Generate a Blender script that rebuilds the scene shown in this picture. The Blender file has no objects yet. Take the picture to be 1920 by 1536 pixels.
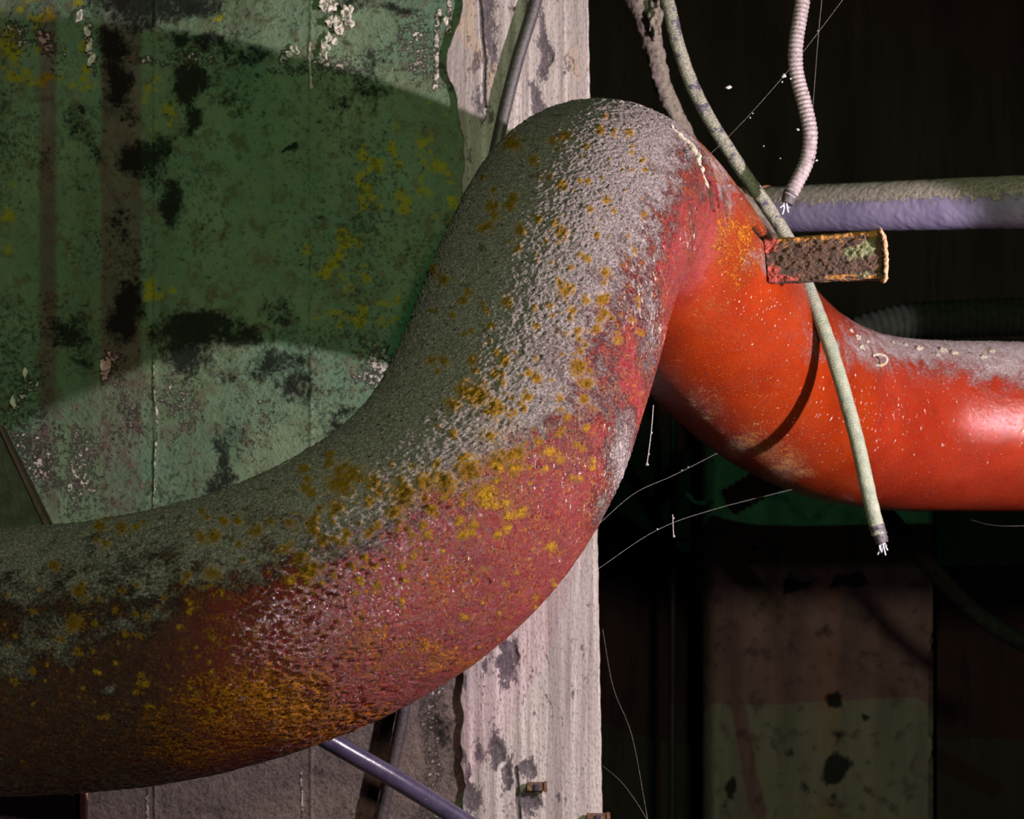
import bpy, bmesh, math, random
import numpy as np
from mathutils import Vector

# ------------------------------------------------------------------ camera, lights, exposure
C = bpy.context.scene.collection
SC = bpy.context.scene
F = 3200.0                      # focal length in pixels of a 1920 px wide frame (60 mm on 36 mm film)
CAMZ = 2.2                      # camera height; it looks level along +Y
cd = bpy.data.cameras.new('camera'); cam = bpy.data.objects.new('camera', cd); C.objects.link(cam)
cd.sensor_width = 36; cd.lens = F / 1920 * 36; cd.clip_start = .05; cd.clip_end = 60
cam.location = (0, 0, CAMZ); cam.rotation_euler = (math.pi / 2, 0, 0)
cd.dof.use_dof = True; cd.dof.focus_distance = 2.68; cd.dof.aperture_fstop = 9
SC.camera = cam
SC.view_settings.view_transform = 'Standard'; SC.view_settings.look = 'None'
SC.view_settings.exposure = 0.0; SC.view_settings.gamma = 1.0
SC.view_settings.use_curve_mapping = False

w = bpy.data.worlds.new('dark_room'); SC.world = w; w.use_nodes = True
w.node_tree.nodes['Background'].inputs[0].default_value = (1, .80, .66, 1)
w.node_tree.nodes['Background'].inputs[1].default_value = .004

def spot(name, loc, target, power, color, size_deg, blend, radius):
    d = bpy.data.lights.new(name, 'SPOT'); d.energy = power; d.color = color
    d.spot_size = math.radians(size_deg); d.spot_blend = blend; d.shadow_soft_size = radius
    o = bpy.data.objects.new(name, d); C.objects.link(o); o.location = loc
    o.rotation_euler = (Vector(target) - Vector(loc)).to_track_quat('-Z', 'Y').to_euler()
    return o
# hand lamp to the right of the pipe, level with the arch, aimed left along it
KEY = Vector((1.52, 2.22, CAMZ + .19))
spot('work_lamp_light', KEY, (-.045, 3.465, CAMZ - .07), 450, (1, .85, .92), 84, .05, .018)
# weaker green lamp above the camera
GRN = Vector((.42, -.1, CAMZ + 1.0))
spot('green_lamp_light', GRN, (.3, 5, CAMZ - .7), 145, (.16, 1, .42), 60, .4, .003)
# two added lamps: a pink one for highlights, a warm fill behind the camera
spot('added_glint_light', (1.66, 1.42, CAMZ + .10), (.6, 3.1, CAMZ), 22, (1, .56, .84), 100, .5, .018)  # unseen lamp added to bring out glints on the pipe
spot('warm_fill_light', (.50, -1.3, CAMZ + .7), (.1, 4, CAMZ - .3), 375, (1, .68, .52), 70, .6, .12)  # added fill in place of warm ambient light, no lamp of the room

# ------------------------------------------------------------------ helpers
def Wp(px, py, Y):
    return Vector(((px - 960) / F * Y, Y, CAMZ - (py - 768) / F * Y))
def project(P):
    Y = np.maximum(P[:, 1], .1)
    return 960 + P[:, 0] / Y * F, 768 - (P[:, 2] - CAMZ) / Y * F
def tag(o, label=None, cat=None, group=None, kind=None):
    for k, v in (('label', label), ('category', cat), ('group', group), ('kind', kind)):
        if v: o[k] = v
    return o
def sm(x, a, b):
    t = np.clip((x - a) / (b - a), 0, 1); return t * t * (3 - 2 * t)
def _hash(x, y, z, seed):
    h = (x.astype(np.int64) * 374761393 + y.astype(np.int64) * 668265263 + z.astype(np.int64) * 2147483647 + seed * 1274126177) & 0xffffffff
    h = ((h ^ (h >> 13)) * 1274126177) & 0xffffffff
    h = (h ^ (h >> 16)) & 0xffffff
    return (h / float(0xffffff)).astype(np.float32)
def vnoise(P, seed=0):
    i = np.floor(P); f = (P - i).astype(np.float32); i = i.astype(np.int64); f = f * f * (3 - 2 * f)
    r = 0
    for dx in (0, 1):
        wx = f[:, 0] if dx else 1 - f[:, 0]
        for dy in (0, 1):
            wy = f[:, 1] if dy else 1 - f[:, 1]
            for dz in (0, 1):
                wz = f[:, 2] if dz else 1 - f[:, 2]
                r = r + wx * wy * wz * _hash(i[:, 0] + dx, i[:, 1] + dy, i[:, 2] + dz, seed)
    return r
def fbm(P, scale, octs=3, seed=0, gain=.5):
    s = 0; a = 1; t = 0; Q = P * scale
    for k in range(octs):
        s = s + a * vnoise(Q + 17.3 * k, seed + k); t += a; a *= gain; Q = Q * 2.03
    return s / t
def polydist(x, y, pts):
    """unsigned distance and signed side (positive = left of travel direction in image with y down -> right) to a polyline"""
    best = np.full(x.shape, 1e9, np.float32); side = np.zeros(x.shape, np.float32)
    for (ax, ay), (bx, by) in zip(pts[:-1], pts[1:]):
        ex, ey = bx - ax, by - ay; L2 = ex * ex + ey * ey
        t = np.clip(((x - ax) * ex + (y - ay) * ey) / L2, 0, 1)
        d = np.hypot(x - ax - t * ex, y - ay - t * ey)
        c = (ex * (y - ay) - ey * (x - ax)) / math.sqrt(L2)
        m = d < best; best = np.where(m, d, best); side = np.where(m, np.sign(c), side)
    return best, side
def blobs(x, y, lst):
    r = np.zeros(x.shape, np.float32)
    for bx, by, rx, ry, s in lst:
        q = ((x - bx) / rx) ** 2 + ((y - by) / ry) ** 2
        r = np.maximum(r, s * np.exp(-q * .9))
    return r
def mesh_np(name, V, faces, mat, parent=None, attrs=None, smooth=True):
    me = bpy.data.meshes.new(name)
    V = np.ascontiguousarray(V, np.float32); faces = np.ascontiguousarray(faces, np.int32)
    me.vertices.add(len(V)); me.vertices.foreach_set('co', V.ravel())
    n, k = faces.shape
    me.loops.add(n * k); me.loops.foreach_set('vertex_index', faces.ravel())
    me.polygons.add(n)
    me.polygons.foreach_set('loop_start', np.arange(0, n * k, k, dtype=np.int32))
    me.polygons.foreach_set('loop_total', np.full(n, k, np.int32))
    if attrs:
        for an, arr in attrs.items():
            a = me.attributes.new(an, 'FLOAT', 'POINT')
            a.data.foreach_set('value', np.ascontiguousarray(arr, np.float32))
    me.update(); me.validate()
    if smooth: me.polygons.foreach_set('use_smooth', np.ones(n, bool))
    me.materials.append(mat)
    o = bpy.data.objects.new(name, me); C.objects.link(o)
    if parent: o.parent = parent
    return o
def grid_faces(a, b, wrap):
    i = np.arange(a - 1)[:, None] * b; j = np.arange(b if wrap else b - 1)[None, :]
    j2 = (j + 1) % b
    return np.stack([i + j, i + j2, i + b + j2, i + b + j], -1).reshape(-1, 4)
def smooth_path(pts, n, it=0):
    """Catmull-Rom through the points, resampled evenly to n"""
    P = np.array([tuple(p) for p in pts], float)
    P = np.vstack([2 * P[0] - P[1], P, 2 * P[-1] - P[-2]])
    out = []
    for k in range(1, len(P) - 2):
        t = np.linspace(0, 1, 60, endpoint=False)[:, None]
        p0, p1, p2, p3 = P[k - 1], P[k], P[k + 1], P[k + 2]
        out.append(.5 * (2 * p1 + (p2 - p0) * t + (2 * p0 - 5 * p1 + 4 * p2 - p3) * t ** 2 + (3 * p1 - p0 - 3 * p2 + p3) * t ** 3))
    out.append(P[-2][None]); Q = np.vstack(out)
    def res(Q, n):
        s = np.r_[0, np.cumsum(np.linalg.norm(np.diff(Q, axis=0), axis=1))]
        u = np.linspace(0, s[-1], n)
        return np.stack([np.interp(u, s, Q[:, i]) for i in range(3)], 1), s[-1]
    Q, L = res(Q, n)
    for _ in range(it):
        Q[1:-1] = .25 * Q[:-2] + .5 * Q[1:-1] + .25 * Q[2:]
    Q, L = res(Q, n)
    return Q, L
def frames(Q):
    T = np.gradient(Q, axis=0); T /= np.linalg.norm(T, axis=1)[:, None]
    N = np.zeros_like(T); n = np.cross(T[0], (0, 0, 1.0)) if abs(T[0][2]) < .8 else np.cross(T[0], (0, 1.0, 0))
    n /= np.linalg.norm(n)
    for k in range(len(T)):
        n = n - T[k] * n.dot(T[k]); n /= np.linalg.norm(n); N[k] = n
    return T, N, np.cross(T, N)
def tube(name, pts, r, mat, parent=None, nt=28, step=.003, rough=0, rscale=80, ridge=0, pitch=.008, seed=0, it=20, cap=True, close_r=None):
    """a hose or cable along world points; r a number or function of arc fraction; ridge gives corrugations"""
    L0 = sum((Vector(b) - Vector(a)).length for a, b in zip(pts[:-1], pts[1:]))
    n = max(8, int(L0 / step)); Q, L = smooth_path(pts, n, it); T, N, B = frames(Q)
    u = np.linspace(0, 1, n); th = np.linspace(0, 2 * math.pi, nt, endpoint=False)
    R = np.array([r(x) if callable(r) else r for x in u])[:, None] * np.ones((1, nt))
    if ridge: R = R + ridge * (np.abs(np.sin(u * L / pitch * math.pi)) - .6)[:, None]
    D = np.cos(th)[None, :, None] * N[:, None] + np.sin(th)[None, :, None] * B[:, None]
    P0 = Q[:, None] + D * R[..., None]
    if rough:
        h = fbm(P0.reshape(-1, 3), rscale, 3, seed) - .5
        R = R + rough * 2 * h.reshape(n, nt); P0 = Q[:, None] + D * R[..., None]
    V = P0.reshape(-1, 3); Fc = grid_faces(n, nt, True)
    if cap:
        V = np.vstack([V, Q[:1], Q[-1:]]); a = n * nt
        j = np.arange(nt); j2 = (j + 1) % nt
        c0 = np.stack([np.full(nt, a), j2, j, j], 1); c1 = np.stack([np.full(nt, a + 1), a - nt + j, a - nt + j2, a - nt + j2], 1)
        tri = np.vstack([c0, c1])
    o = mesh_np(name, V, Fc, mat, parent)
    if cap:
        bm = bmesh.new(); bm.from_mesh(o.data); bm.verts.ensure_lookup_table()
        for t in tri[:, :3]:
            try: bm.faces.new([bm.verts[i] for i in t]).smooth = False
            except ValueError: pass
        bm.to_mesh(o.data); bm.free()
    return o
def bm_obj(name, bm, mat, parent=None, smooth=False):
    me = bpy.data.meshes.new(name); bmesh.ops.recalc_face_normals(bm, faces=bm.faces[:]); bm.to_mesh(me); bm.free()
    if smooth: me.polygons.foreach_set('use_smooth', np.ones(len(me.polygons), bool))
    me.materials.append(mat); o = bpy.data.objects.new(name, me); C.objects.link(o)
    if parent: o.parent = parent
    return o
def box_bm(bm, lo, hi, bev=0, cuts=0):
    g = bmesh.ops.create_cube(bm, size=1)['verts']
    for v in g: v.co = Vector([lo[i] + (v.co[i] + .5) * (hi[i] - lo[i]) for i in range(3)])
    if bev:
        es = list({e for v in g for e in v.link_edges})
        bmesh.ops.bevel(bm, geom=es, offset=bev, segments=2, affect='EDGES')

# ------------------------------------------------------------------ material node shorthand
class Mat:
    def __init__(s, name):
        s.m = bpy.data.materials.new(name); s.m.use_nodes = True; s.t = s.m.node_tree; s.n = s.t.nodes
        s.b = s.n['Principled BSDF']; s.tc = s.n.new('ShaderNodeTexCoord')
        g = s.n.new('ShaderNodeNewGeometry'); s.pos = g.outputs['Position']; s.nrm = g.outputs['Normal']
    def put(s, sock, v):
        if isinstance(v, bpy.types.NodeSocket): s.t.links.new(v, sock)
        elif v is not None:
            if isinstance(v, (tuple, list)) and len(v) == 3 and sock.type == 'RGBA': v = (*v, 1)
            sock.default_value = v
    def attr(s, name):
        a = s.n.new('ShaderNodeAttribute'); a.attribute_name = name; return a.outputs['Fac']
    def mt(s, op, a, b=None, c=None, clamp=False):
        n = s.n.new('ShaderNodeMath'); n.operation = op; n.use_clamp = clamp
        s.put(n.inputs[0], a); s.put(n.inputs[1], b); s.put(n.inputs[2], c); return n.outputs[0]
    def scale(s, v):            # stretched world position
        n = s.n.new('ShaderNodeVectorMath'); n.operation = 'MULTIPLY'; s.put(n.inputs[0], s.pos); n.inputs[1].default_value = v
        return n.outputs[0]
    def noise(s, sc, det=5, rough=.55, dist=0, vec=None, gainv=2.2):
        n = s.n.new('ShaderNodeTexNoise'); n.inputs['Scale'].default_value = sc; n.inputs['Detail'].default_value = det
        n.inputs['Roughness'].default_value = rough; n.inputs['Distortion'].default_value = dist
        s.t.links.new(vec or s.pos, n.inputs['Vector'])
        return s.mt('MULTIPLY_ADD', n.outputs['Fac'], gainv, .5 - .5 * gainv, clamp=True)
    def vor(s, sc, feat='F1', rnd=1, vec=None, out='Distance'):
        n = s.n.new('ShaderNodeTexVoronoi'); n.feature = feat; n.inputs['Scale'].default_value = sc
        n.inputs['Randomness'].default_value = rnd; s.t.links.new(vec or s.pos, n.inputs['Vector'])
        return n.outputs[out]
    def thr(s, noise, attr, soft=.08):   # 1 where noise > 1-attr
        d = s.mt('ADD', noise, attr)
        n = s.n.new('ShaderNodeMapRange'); n.interpolation_type = 'SMOOTHSTEP'
        s.put(n.inputs[0], d); n.inputs[1].default_value = 1 - soft; n.inputs[2].default_value = 1 + soft
        return n.outputs[0]
    def rng(s, v, a, b, c=0, d=1):
        n = s.n.new('ShaderNodeMapRange'); s.put(n.inputs[0], v)
        for i, x in enumerate((a, b, c, d)): n.inputs[1 + i].default_value = x
        return n.outputs[0]
    def mix(s, f, a, b):
        n = s.n.new('ShaderNodeMix'); n.data_type = 'RGBA'
        s.put(n.inputs['Factor'], f); s.put(n.inputs[6], a); s.put(n.inputs[7], b); return n.outputs[2]
    def ramp(s, v, stops):
        n = s.n.new('ShaderNodeValToRGB'); s.put(n.inputs[0], v); e = n.color_ramp.elements
        while len(e) > 1: e.remove(e[0])
        e[0].position = stops[0][0]; e[0].color = (*stops[0][1], 1)
        for p, c in stops[1:]:
            x = e.new(p); x.color = (*c, 1)
        return n.outputs[0]
    def bump(s, h, dist, strength=1, prev=None):
        n = s.n.new('ShaderNodeBump'); n.inputs['Distance'].default_value = dist; n.inputs['Strength'].default_value = strength
        s.put(n.inputs['Height'], h)
        if prev: s.t.links.new(prev, n.inputs['Normal'])
        return n.outputs[0]
    def done(s, col, rough=.8, nrm=None, spec=None, metal=None, coat=None):
        s.put(s.b.inputs['Base Color'], col); s.put(s.b.inputs['Roughness'], rough)
        if nrm: s.put(s.b.inputs['Normal'], nrm)
        if spec is not None: s.put(s.b.inputs['Specular IOR Level'], spec)
        if metal is not None: s.put(s.b.inputs['Metallic'], metal)
        if coat is not None: s.put(s.b.inputs['Coat Weight'], coat)
        return s.m

# ---- pipe paint with dust, lichen and rust
def mat_pipe():
    g = Mat('red_pipe_paint')
    D, L, R, O, K, S = (g.attr(a) for a in ('dust', 'lichen', 'rust', 'orange', 'crack', 'scuff'))
    FR = g.attr('far')
    n1 = g.noise(9, 5); n2 = g.noise(55, 6, .65); n3 = g.noise(210, 5, .7); n4 = g.noise(26, 6, .6, .6); n5 = g.noise(600, 3, .6)
    red = g.mix(n1, (.105, .006, .008), (.215, .013, .018))
    org = g.mix(n1, (.110, .0085, .0015), (.165, .017, .002))
    base = g.mix(O, red, org)
    base = g.mix(g.mt('MULTIPLY', g.attr('left_shade'), .90), base, (.022, .006, .004))  # shade at the pipe's left end put into the paint colour
    base = g.mix(g.mt('MULTIPLY', g.thr(n3, .22, .2), g.mt('MULTIPLY_ADD', O, -.02, .12)), base, (.34, .10, .06))            # chalky specks
    gr_ = g.mt('MULTIPLY', g.thr(g.noise(330, 4, .75), .44, .12), g.mt('MULTIPLY_ADD', FR, -.62, .72))
    base = g.mix(gr_, base, (.035, .004, .004))
    # rust-yellow speckled crust
    rn = g.mt('ADD', g.mt('MULTIPLY', g.noise(260, 5, .75), .72), g.mt('MULTIPLY', n2, .28))
    rcol = g.mix(g.thr(n5, .45, .3), (.44, .17, .012), (.20, .040, .006))
    m_r = g.thr(rn, g.mt('MULTIPLY', R, .62), .12)
    base = g.mix(m_r, base, rcol)
    m_pit = g.thr(g.noise(190, 4, .65, .5), g.mt('MULTIPLY', R, .33), .08)
    base = g.mix(m_pit, base, (.020, .008, .006))
    base = g.mix(g.mt('MULTIPLY', g.attr('left_shade'), .55), base, (.018, .008, .004))  # same left-end shade painted over the rust
    # grey dust, thin film to full crumbs
    dn = g.mt('ADD', g.mt('MULTIPLY', n3, .5), g.mt('MULTIPLY', n4, .5))
    m_d = g.mt('MULTIPLY', g.thr(dn, D, .26), g.rng(D, .04, .30, 0, .94))
    dcol = g.mix(g.noise(300, 4), (.13, .108, .104), (.54, .46, .45))
    dcol = g.mix(g.thr(n2, .25, .1), dcol, (.14, .11, .085))
    base = g.mix(m_d, base, dcol)
    # pale scuffs
    m_s = g.thr(g.noise(170, 4, .7, 0, g.scale((1, 1, .35))), g.mt('MULTIPLY', S, .40), .05)
    base = g.mix(m_s, base, (.62, .54, .48))
    # yellow lichen
    lx = g.mt('ADD', g.mt('MULTIPLY', n3, .45), g.mt('MULTIPLY', n5, .55))
    m_l = g.mt('MULTIPLY', g.thr(lx, g.mt('MULTIPLY', L, .80), .16), g.rng(L, .03, .2))
    lcol = g.mix(g.mt('ADD', g.mt('MULTIPLY', n5, .6), g.mt('MULTIPLY', n3, .4)), (.035, .018, .006), (.52, .26, .012))
    base = g.mix(m_l, base, lcol)
    # tiny black specks
    v = g.vor(120); cellr = g.vor(120, out='Color')
    sp = g.n.new('ShaderNodeSeparateColor'); g.t.links.new(cellr, sp.inputs[0])
    m_k = g.mt('MULTIPLY', g.mt('LESS_THAN', v, .22), g.mt('GREATER_THAN', sp.outputs[0], .86))
    base = g.mix(g.mt('MULTIPLY', m_k, .85), base, (.02, .016, .016))
    base = g.mix(K, base, (.008, .006, .005))
    cover = g.mt('MAXIMUM', m_d, m_l)
    rough = g.mix(FR, g.mix(g.mt('MULTIPLY', m_r, .8), (.21,) * 3, (.7,) * 3), (.11,) * 3)
    rough = g.mix(cover, rough, (.92,) * 3)
    # relief
    hp = g.mt('ADD', g.mt('MULTIPLY', n3, .50), g.mt('MULTIPLY', g.noise(85, 5, .7), .50))
    amt = g.mt('MULTIPLY', hp, g.mt('MULTIPLY_ADD', FR, -.95, 1))
    b = g.bump(amt, .0042)
    b = g.bump(g.mt('MULTIPLY', g.mt('ADD', n3, n5), g.mt('MULTIPLY_ADD', m_d, .75, .04)), .0040, 1, b)
    b = g.bump(g.mt('ADD', g.mt('MULTIPLY', m_r, .6), g.mt('MULTIPLY', m_l, .35)), .0022, 1, b)
    b = g.bump(g.mt('MULTIPLY', m_s, 1), .0012, 1, b)
    return g.done(base, rough, b, spec=g.mt('MULTIPLY', g.mt('MULTIPLY_ADD', g.mt('MAXIMUM', cover, g.mt('MAXIMUM', m_r, m_pit)), -.44, .48), 1))
# ---- concrete wall with moss, mould, peeling paint; green lamp's tint partly in its colour
def mat_wall():
    g = Mat('mossy_green_lit_concrete')
    M, Wt, Yl, Br, Gy = (g.attr(a) for a in ('mould', 'white', 'yellow', 'brown', 'grey'))
    st = g.scale((1, 1, .22)); n1 = g.noise(7, 6, .6, 0, st); n2 = g.noise(30, 6, .65); n3 = g.noise(130, 5, .7); n4 = g.noise(60, 5, .7, .8)
    col = g.mix(n1, (.066, .090, .054), (.140, .185, .118))
    col = g.mix(g.mt('MULTIPLY', g.thr(g.noise(4.5, 5, .6), .42, .3), .7), col, (.070, .125, .085))
    col = g.mix(g.thr(n2, .35, .2), col, (.080, .085, .052))
    col = g.mix(g.mt('MULTIPLY', g.thr(n4, .2, .1), .6), col, (.035, .042, .030))
    col = g.mix(g.thr(n2, Gy, .15), col, g.mix(n3, (.055, .042, .036), (.17, .14, .12)))
    col = g.mix(g.thr(g.noise(24, 5, .6), Yl, .12), col, g.mix(n3, (.15, .13, .012), (.22, .20, .018)))
    col = g.mix(g.mt('MULTIPLY', g.thr(n3, .12, .15), .5), col, (.27, .26, .21))
    fm = g.mt('ADD', g.mt('MULTIPLY', n3, .5), g.mt('MULTIPLY', g.noise(85, 5, .65, .6), .5))
    col = g.mix(g.mt('MULTIPLY', g.thr(fm, g.rng(g.noise(6, 3), .2, .9, .22, .52), .12), .72), col, (.018, .026, .018))
    mm = g.mt('ADD', g.mt('MULTIPLY', n4, .40), g.mt('MULTIPLY_ADD', n3, .32, g.mt('MULTIPLY', g.noise(16, 5, .6), .28)))
    m_m = g.thr(mm, g.mt('MULTIPLY', M, .86), .20)
    col = g.mix(g.mt('MULTIPLY', m_m, .95), col, (.006, .007, .006))
    wn = g.mt('ADD', g.mt('MULTIPLY', n3, .65), g.mt('MULTIPLY', n4, .35))
    m_w = g.thr(wn, Wt, .12)
    col = g.mix(m_w, col, g.mix(n3, (.22, .19, .16), (.46, .41, .37)))
    b = g.bump(n2, .004); b = g.bump(n3, .0022, 1, b); b = g.bump(m_w, .003, 1, b)
    return g.done(col, .95, b, spec=.10)
def mat_post():
    g = Mat('peeling_whitewash')
    Dk, Bg = g.attr('dark'), g.attr('beige')
    st = g.scale((1, 1, .035)); stm = g.scale((1, 1, .30)); n1 = g.noise(60, 5, .6, 0, st); n2 = g.noise(50, 6, .7, .3, stm); n3 = g.noise(220, 5, .7, 0, g.scale((1, 1, .5)))
    col = g.mix(n1, (.17, .14, .13), (.47, .41, .395))
    col = g.mix(g.mt('MULTIPLY', g.thr(g.noise(18, 4, .6, 0, st), .42, .22), .7), col, (.17, .14, .135))
    col = g.mix(g.mt('MULTIPLY', g.thr(n3, .34, .12), .62), col, (.12, .098, .10))
    col = g.mix(g.mt('MULTIPLY', g.thr(n2, Bg, .2), .7), col, (.30, .22, .15))
    m = g.thr(g.mt('ADD', g.mt('MULTIPLY', n2, .6), g.mt('MULTIPLY', n3, .4)), Dk, .07)
    col = g.mix(m, col, g.mix(n3, (.018, .014, .018), (.13, .105, .115)))
    b = g.bump(n1, .002); b = g.bump(n3, .0015, 1, b); b = g.bump(m, -.004, 1, b)
    return g.done(col, .92, b, spec=.15)
def mat_simple(name, c1, c2, sc=60, rough=.7, bump=.001, spot_c=None, spot_a=.2, spot_sc=80, stretch=(1, 1, 1), metal=0, spec=.5, det=5):
    g = Mat(name); v = g.scale(stretch)
    n = g.noise(sc, det, .6, 0, v); col = g.mix(n, c1, c2)
    nb = n
    if spot_c:
        m = g.thr(g.noise(spot_sc, 5, .65, .3, v), spot_a, .08); col = g.mix(m, col, spot_c)
        nb = g.mt('ADD', n, m)
    return g.done(col, rough, g.bump(nb, bump), spec=spec, metal=metal)

M_PIPE = mat_pipe(); M_WALL = mat_wall(); M_POST = mat_post()

# ------------------------------------------------------------------ the big red pipe
PR = .2
def Zw(wd): return F * 2 * PR / wd
PATH = [(-520, 1262, 476), (-250, 1252, 488), (0, 1240, 497), (250, 1222, 503.5), (480, 1168, 508), (640, 1100, 508), (760, 1030, 504), (850, 950, 497),
        (915, 862, 488), (962, 760, 478), (1000, 650, 466), (1035, 545, 452), (1068, 455, 437), (1105, 396, 422),
        (1152, 398, 406), (1212, 452, 392), (1288, 545, 376), (1372, 640, 360), (1462, 722, 346), (1560, 772, 333),
        (1660, 794, 324), (1765, 800, 320), (1920, 801, 318), (2150, 802, 317.5), (2450, 800, 317)]
def build_pipe():
    ns, nt = 1500, 720
    Q, L = smooth_path([Wp(a, b, Zw(c)) for a, b, c in PATH], ns, 900)
    T, N, B = frames(Q)
    th = np.linspace(0, 2 * math.pi, nt, endpoint=False)
    Dr = (np.cos(th)[None, :, None] * N[:, None] + np.sin(th)[None, :, None] * B[:, None])
    V = (Q[:, None] + PR * Dr).reshape(-1, 3); Nn = Dr.reshape(-1, 3)
    cpx, cpy = project(Q); kc = int(np.argmin(np.hypot(cpx - 1130, cpy - 390)))      # crest index
    s = np.repeat(np.arange(ns), nt); front = (s < kc + 25)
    x, y = project(V)
    view = V - np.array((0, 0, CAMZ)); view /= np.linalg.norm(view, axis=1)[:, None]
    facing = -(view * Nn).sum(1)
    wv = (fbm(V, 14, 3, 5) - .5) * 120; wv2 = (fbm(V, 14, 3, 9) - .5) * 120
    xx, yy = x + wv, y + wv2
    # dust: upper-left side of the front leg, tops of everything
    d, sd = polydist(xx, yy, [(1380, 200), (1275, 330), (1200, 470), (1130, 600), (1080, 730), (990, 815), (900, 880), (760, 960), (620, 1035), (520, 1040), (400, 1070), (250, 1085), (-300, 1100)])
    sdist = d * sd                         # sign fixed below
    Dn = .5 + .5 * sm(sdist, -90, 110) - .5 * (1 - sm(sdist, -170, 30)) - .22 * np.exp(-(sdist / 80) ** 2) * (fbm(V, 60, 3, 61) > .5)
    up = sm(Nn[:, 2], .35, .85)
    D = np.where(front, Dn * .92, 0)
    D = np.where(front & (facing < 0), .3 + .6 * up, D)
    # thin film over the crest's right side
    film = blobs(x, y, [(1130, 350, 120, 160, .60), (1220, 300, 70, 90, .5), (1130, 540, 110, 150, .52), (1100, 720, 90, 140, .44), (1215, 600, 30, 160, .52), (1165, 860, 32, 120, .75), (1130, 960, 30, 70, .5)])
    D = np.where(front, np.maximum(D, film), D)
    patch = blobs(xx, yy, [(40, 1130, 130, 40, .66), (90, 1190, 90, 35, .62), (20, 1230, 60, 60, .6), (170, 1070, 120, 30, .62), (290, 1130, 60, 28, .62), (230, 1165, 60, 22, .58), (360, 1080, 70, 30, .66), (400, 1110, 60, 24, .6), (210, 1290, 18, 14, .6), (540, 1010, 60, 40, .75)])
    D = np.where(front, np.maximum(D, patch), D)
    rtop = blobs(x, y, [(1800, 640, 260, 55, .75), (1980, 660, 260, 70, .8), (1640, 650, 90, 50, .55), (1340, 330, 60, 90, .55), (1450, 480, 60, 40, .45)])
    D = np.where(~front, np.maximum(rtop, .55 * sm(Nn[:, 2], .55, .95)), D)
    # rust crust
    Rf = blobs(xx, yy, [(500, 1330, 260, 150, .98), (420, 1200, 150, 90, .70), (700, 1220, 230, 120, .72), (880, 1130, 200, 110, .62), (330, 1400, 150, 80, .9),
                        (650, 1330, 160, 60, .92), (600, 1380, 200, 40, 1), (850, 1230, 140, 50, .85), (1000, 1130, 100, 40, .7), (1000, 1050, 120, 120, .50), (100, 1300, 260, 130, .46), (0, 1400, 200, 100, .35), (800, 980, 160, 90, .6), (820, 1080, 200, 90, .72), (980, 980, 120, 90, .66), (1120, 900, 60, 160, .62), (1050, 1080, 90, 60, .5)])
    Rr = blobs(xx, yy, [(1470, 870, 60, 60, .80), (1400, 830, 90, 50, .70), (1330, 760, 90, 60, .6), (1380, 450, 100, 130, .80), (1330, 330, 60, 100, .85), (1330, 560, 90, 90, .55), (1500, 720, 90, 80, .35), (1280, 700, 60, 90, .42), (1620, 720, 40, 60, .35)])
    R = np.where(front, np.maximum(Rf, .58), np.maximum(Rr, .40))
    # orange paint on the far leg, a redder straight length past the joint at x ~ 1640
    O = sm(s.astype(float), kc - 20, kc + 70)
    straight = sm(x + (y - 790) * .12, 1625, 1650) * (~front)
    O = O * (1 - .20 * straight)
    O = np.clip(O - blobs(x, y, [(1260, 420, 60, 110, .35)]), 0, 1)
    # lichen rosettes
    rnd = random.Random(4)
    Lc = np.zeros(len(V), np.float32)
    spots = [(895, 740, 34), (925, 765, 30), (870, 735, 26), (850, 760, 20), (790, 905, 30), (760, 925, 40), (740, 960, 26), (835, 905, 38), (880, 880, 36), (910, 930, 40), (930, 870, 30),
             (640, 910, 40), (660, 890, 30), (630, 950, 22), (700, 900, 20), (580, 1070, 34), (560, 1050, 20), (545, 1090, 18), (1055, 345, 15), (1030, 330, 10), (1105, 395, 9), (1137, 376, 10), (1052, 435, 18),
             (1040, 420, 12), (1100, 485, 11), (1090, 478, 9), (1135, 510, 14), (1060, 545, 20), (1050, 530, 12), (1125, 565, 16), (1130, 590, 14), (950, 565, 16), (1010, 410, 12), (1150, 395, 9),
             (1085, 690, 24), (1100, 720, 20), (1095, 750, 16), (1005, 710, 16), (990, 745, 12), (1030, 850, 20), (1050, 865, 12), (970, 850, 24), (965, 880, 26), (850, 810, 12), (820, 800, 10),
             (1010, 830, 14), (1180, 250, 12), (1060, 255, 16), (1040, 265, 14), (1125, 245, 14), (1150, 248, 10), (1135, 220, 9), (870, 1155, 12), (1035, 1025, 13), (395, 1075, 18), (350, 1080, 12), (140, 1170, 24), (150, 1110, 20), (100, 1060, 14),
             (960, 270, 24), (1000, 300, 16), (690, 1000, 16), (920, 820, 18), (1160, 640, 12), (1205, 300, 9), (1120, 440, 9)]
    for zone, cnt, r0, r1 in (((1000, 240, 1210, 640), 70, 3, 9), ((880, 560, 1130, 900), 70, 4, 12), ((560, 850, 1000, 1010), 90, 5, 16), ((400, 980, 800, 1130), 50, 4, 12), ((800, 300, 1000, 760), 40, 6, 18),
                              ((0, 1080, 400, 1350), 90, 3, 10), ((650, 1000, 1100, 1250), 50, 3, 7), ((150, 960, 640, 1040), 24, 6, 20)):
        for _ in range(cnt): spots.append((rnd.uniform(zone[0], zone[2]), rnd.uniform(zone[1], zone[3]), rnd.uniform(r0, r1)))
    vis = np.nonzero(front & (facing > .05))[0]; vx, vy = x[vis] + wv[vis] * .08, y[vis] + wv2[vis] * .08
    lw = fbm(V[vis], 75, 3, 77)
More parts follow.
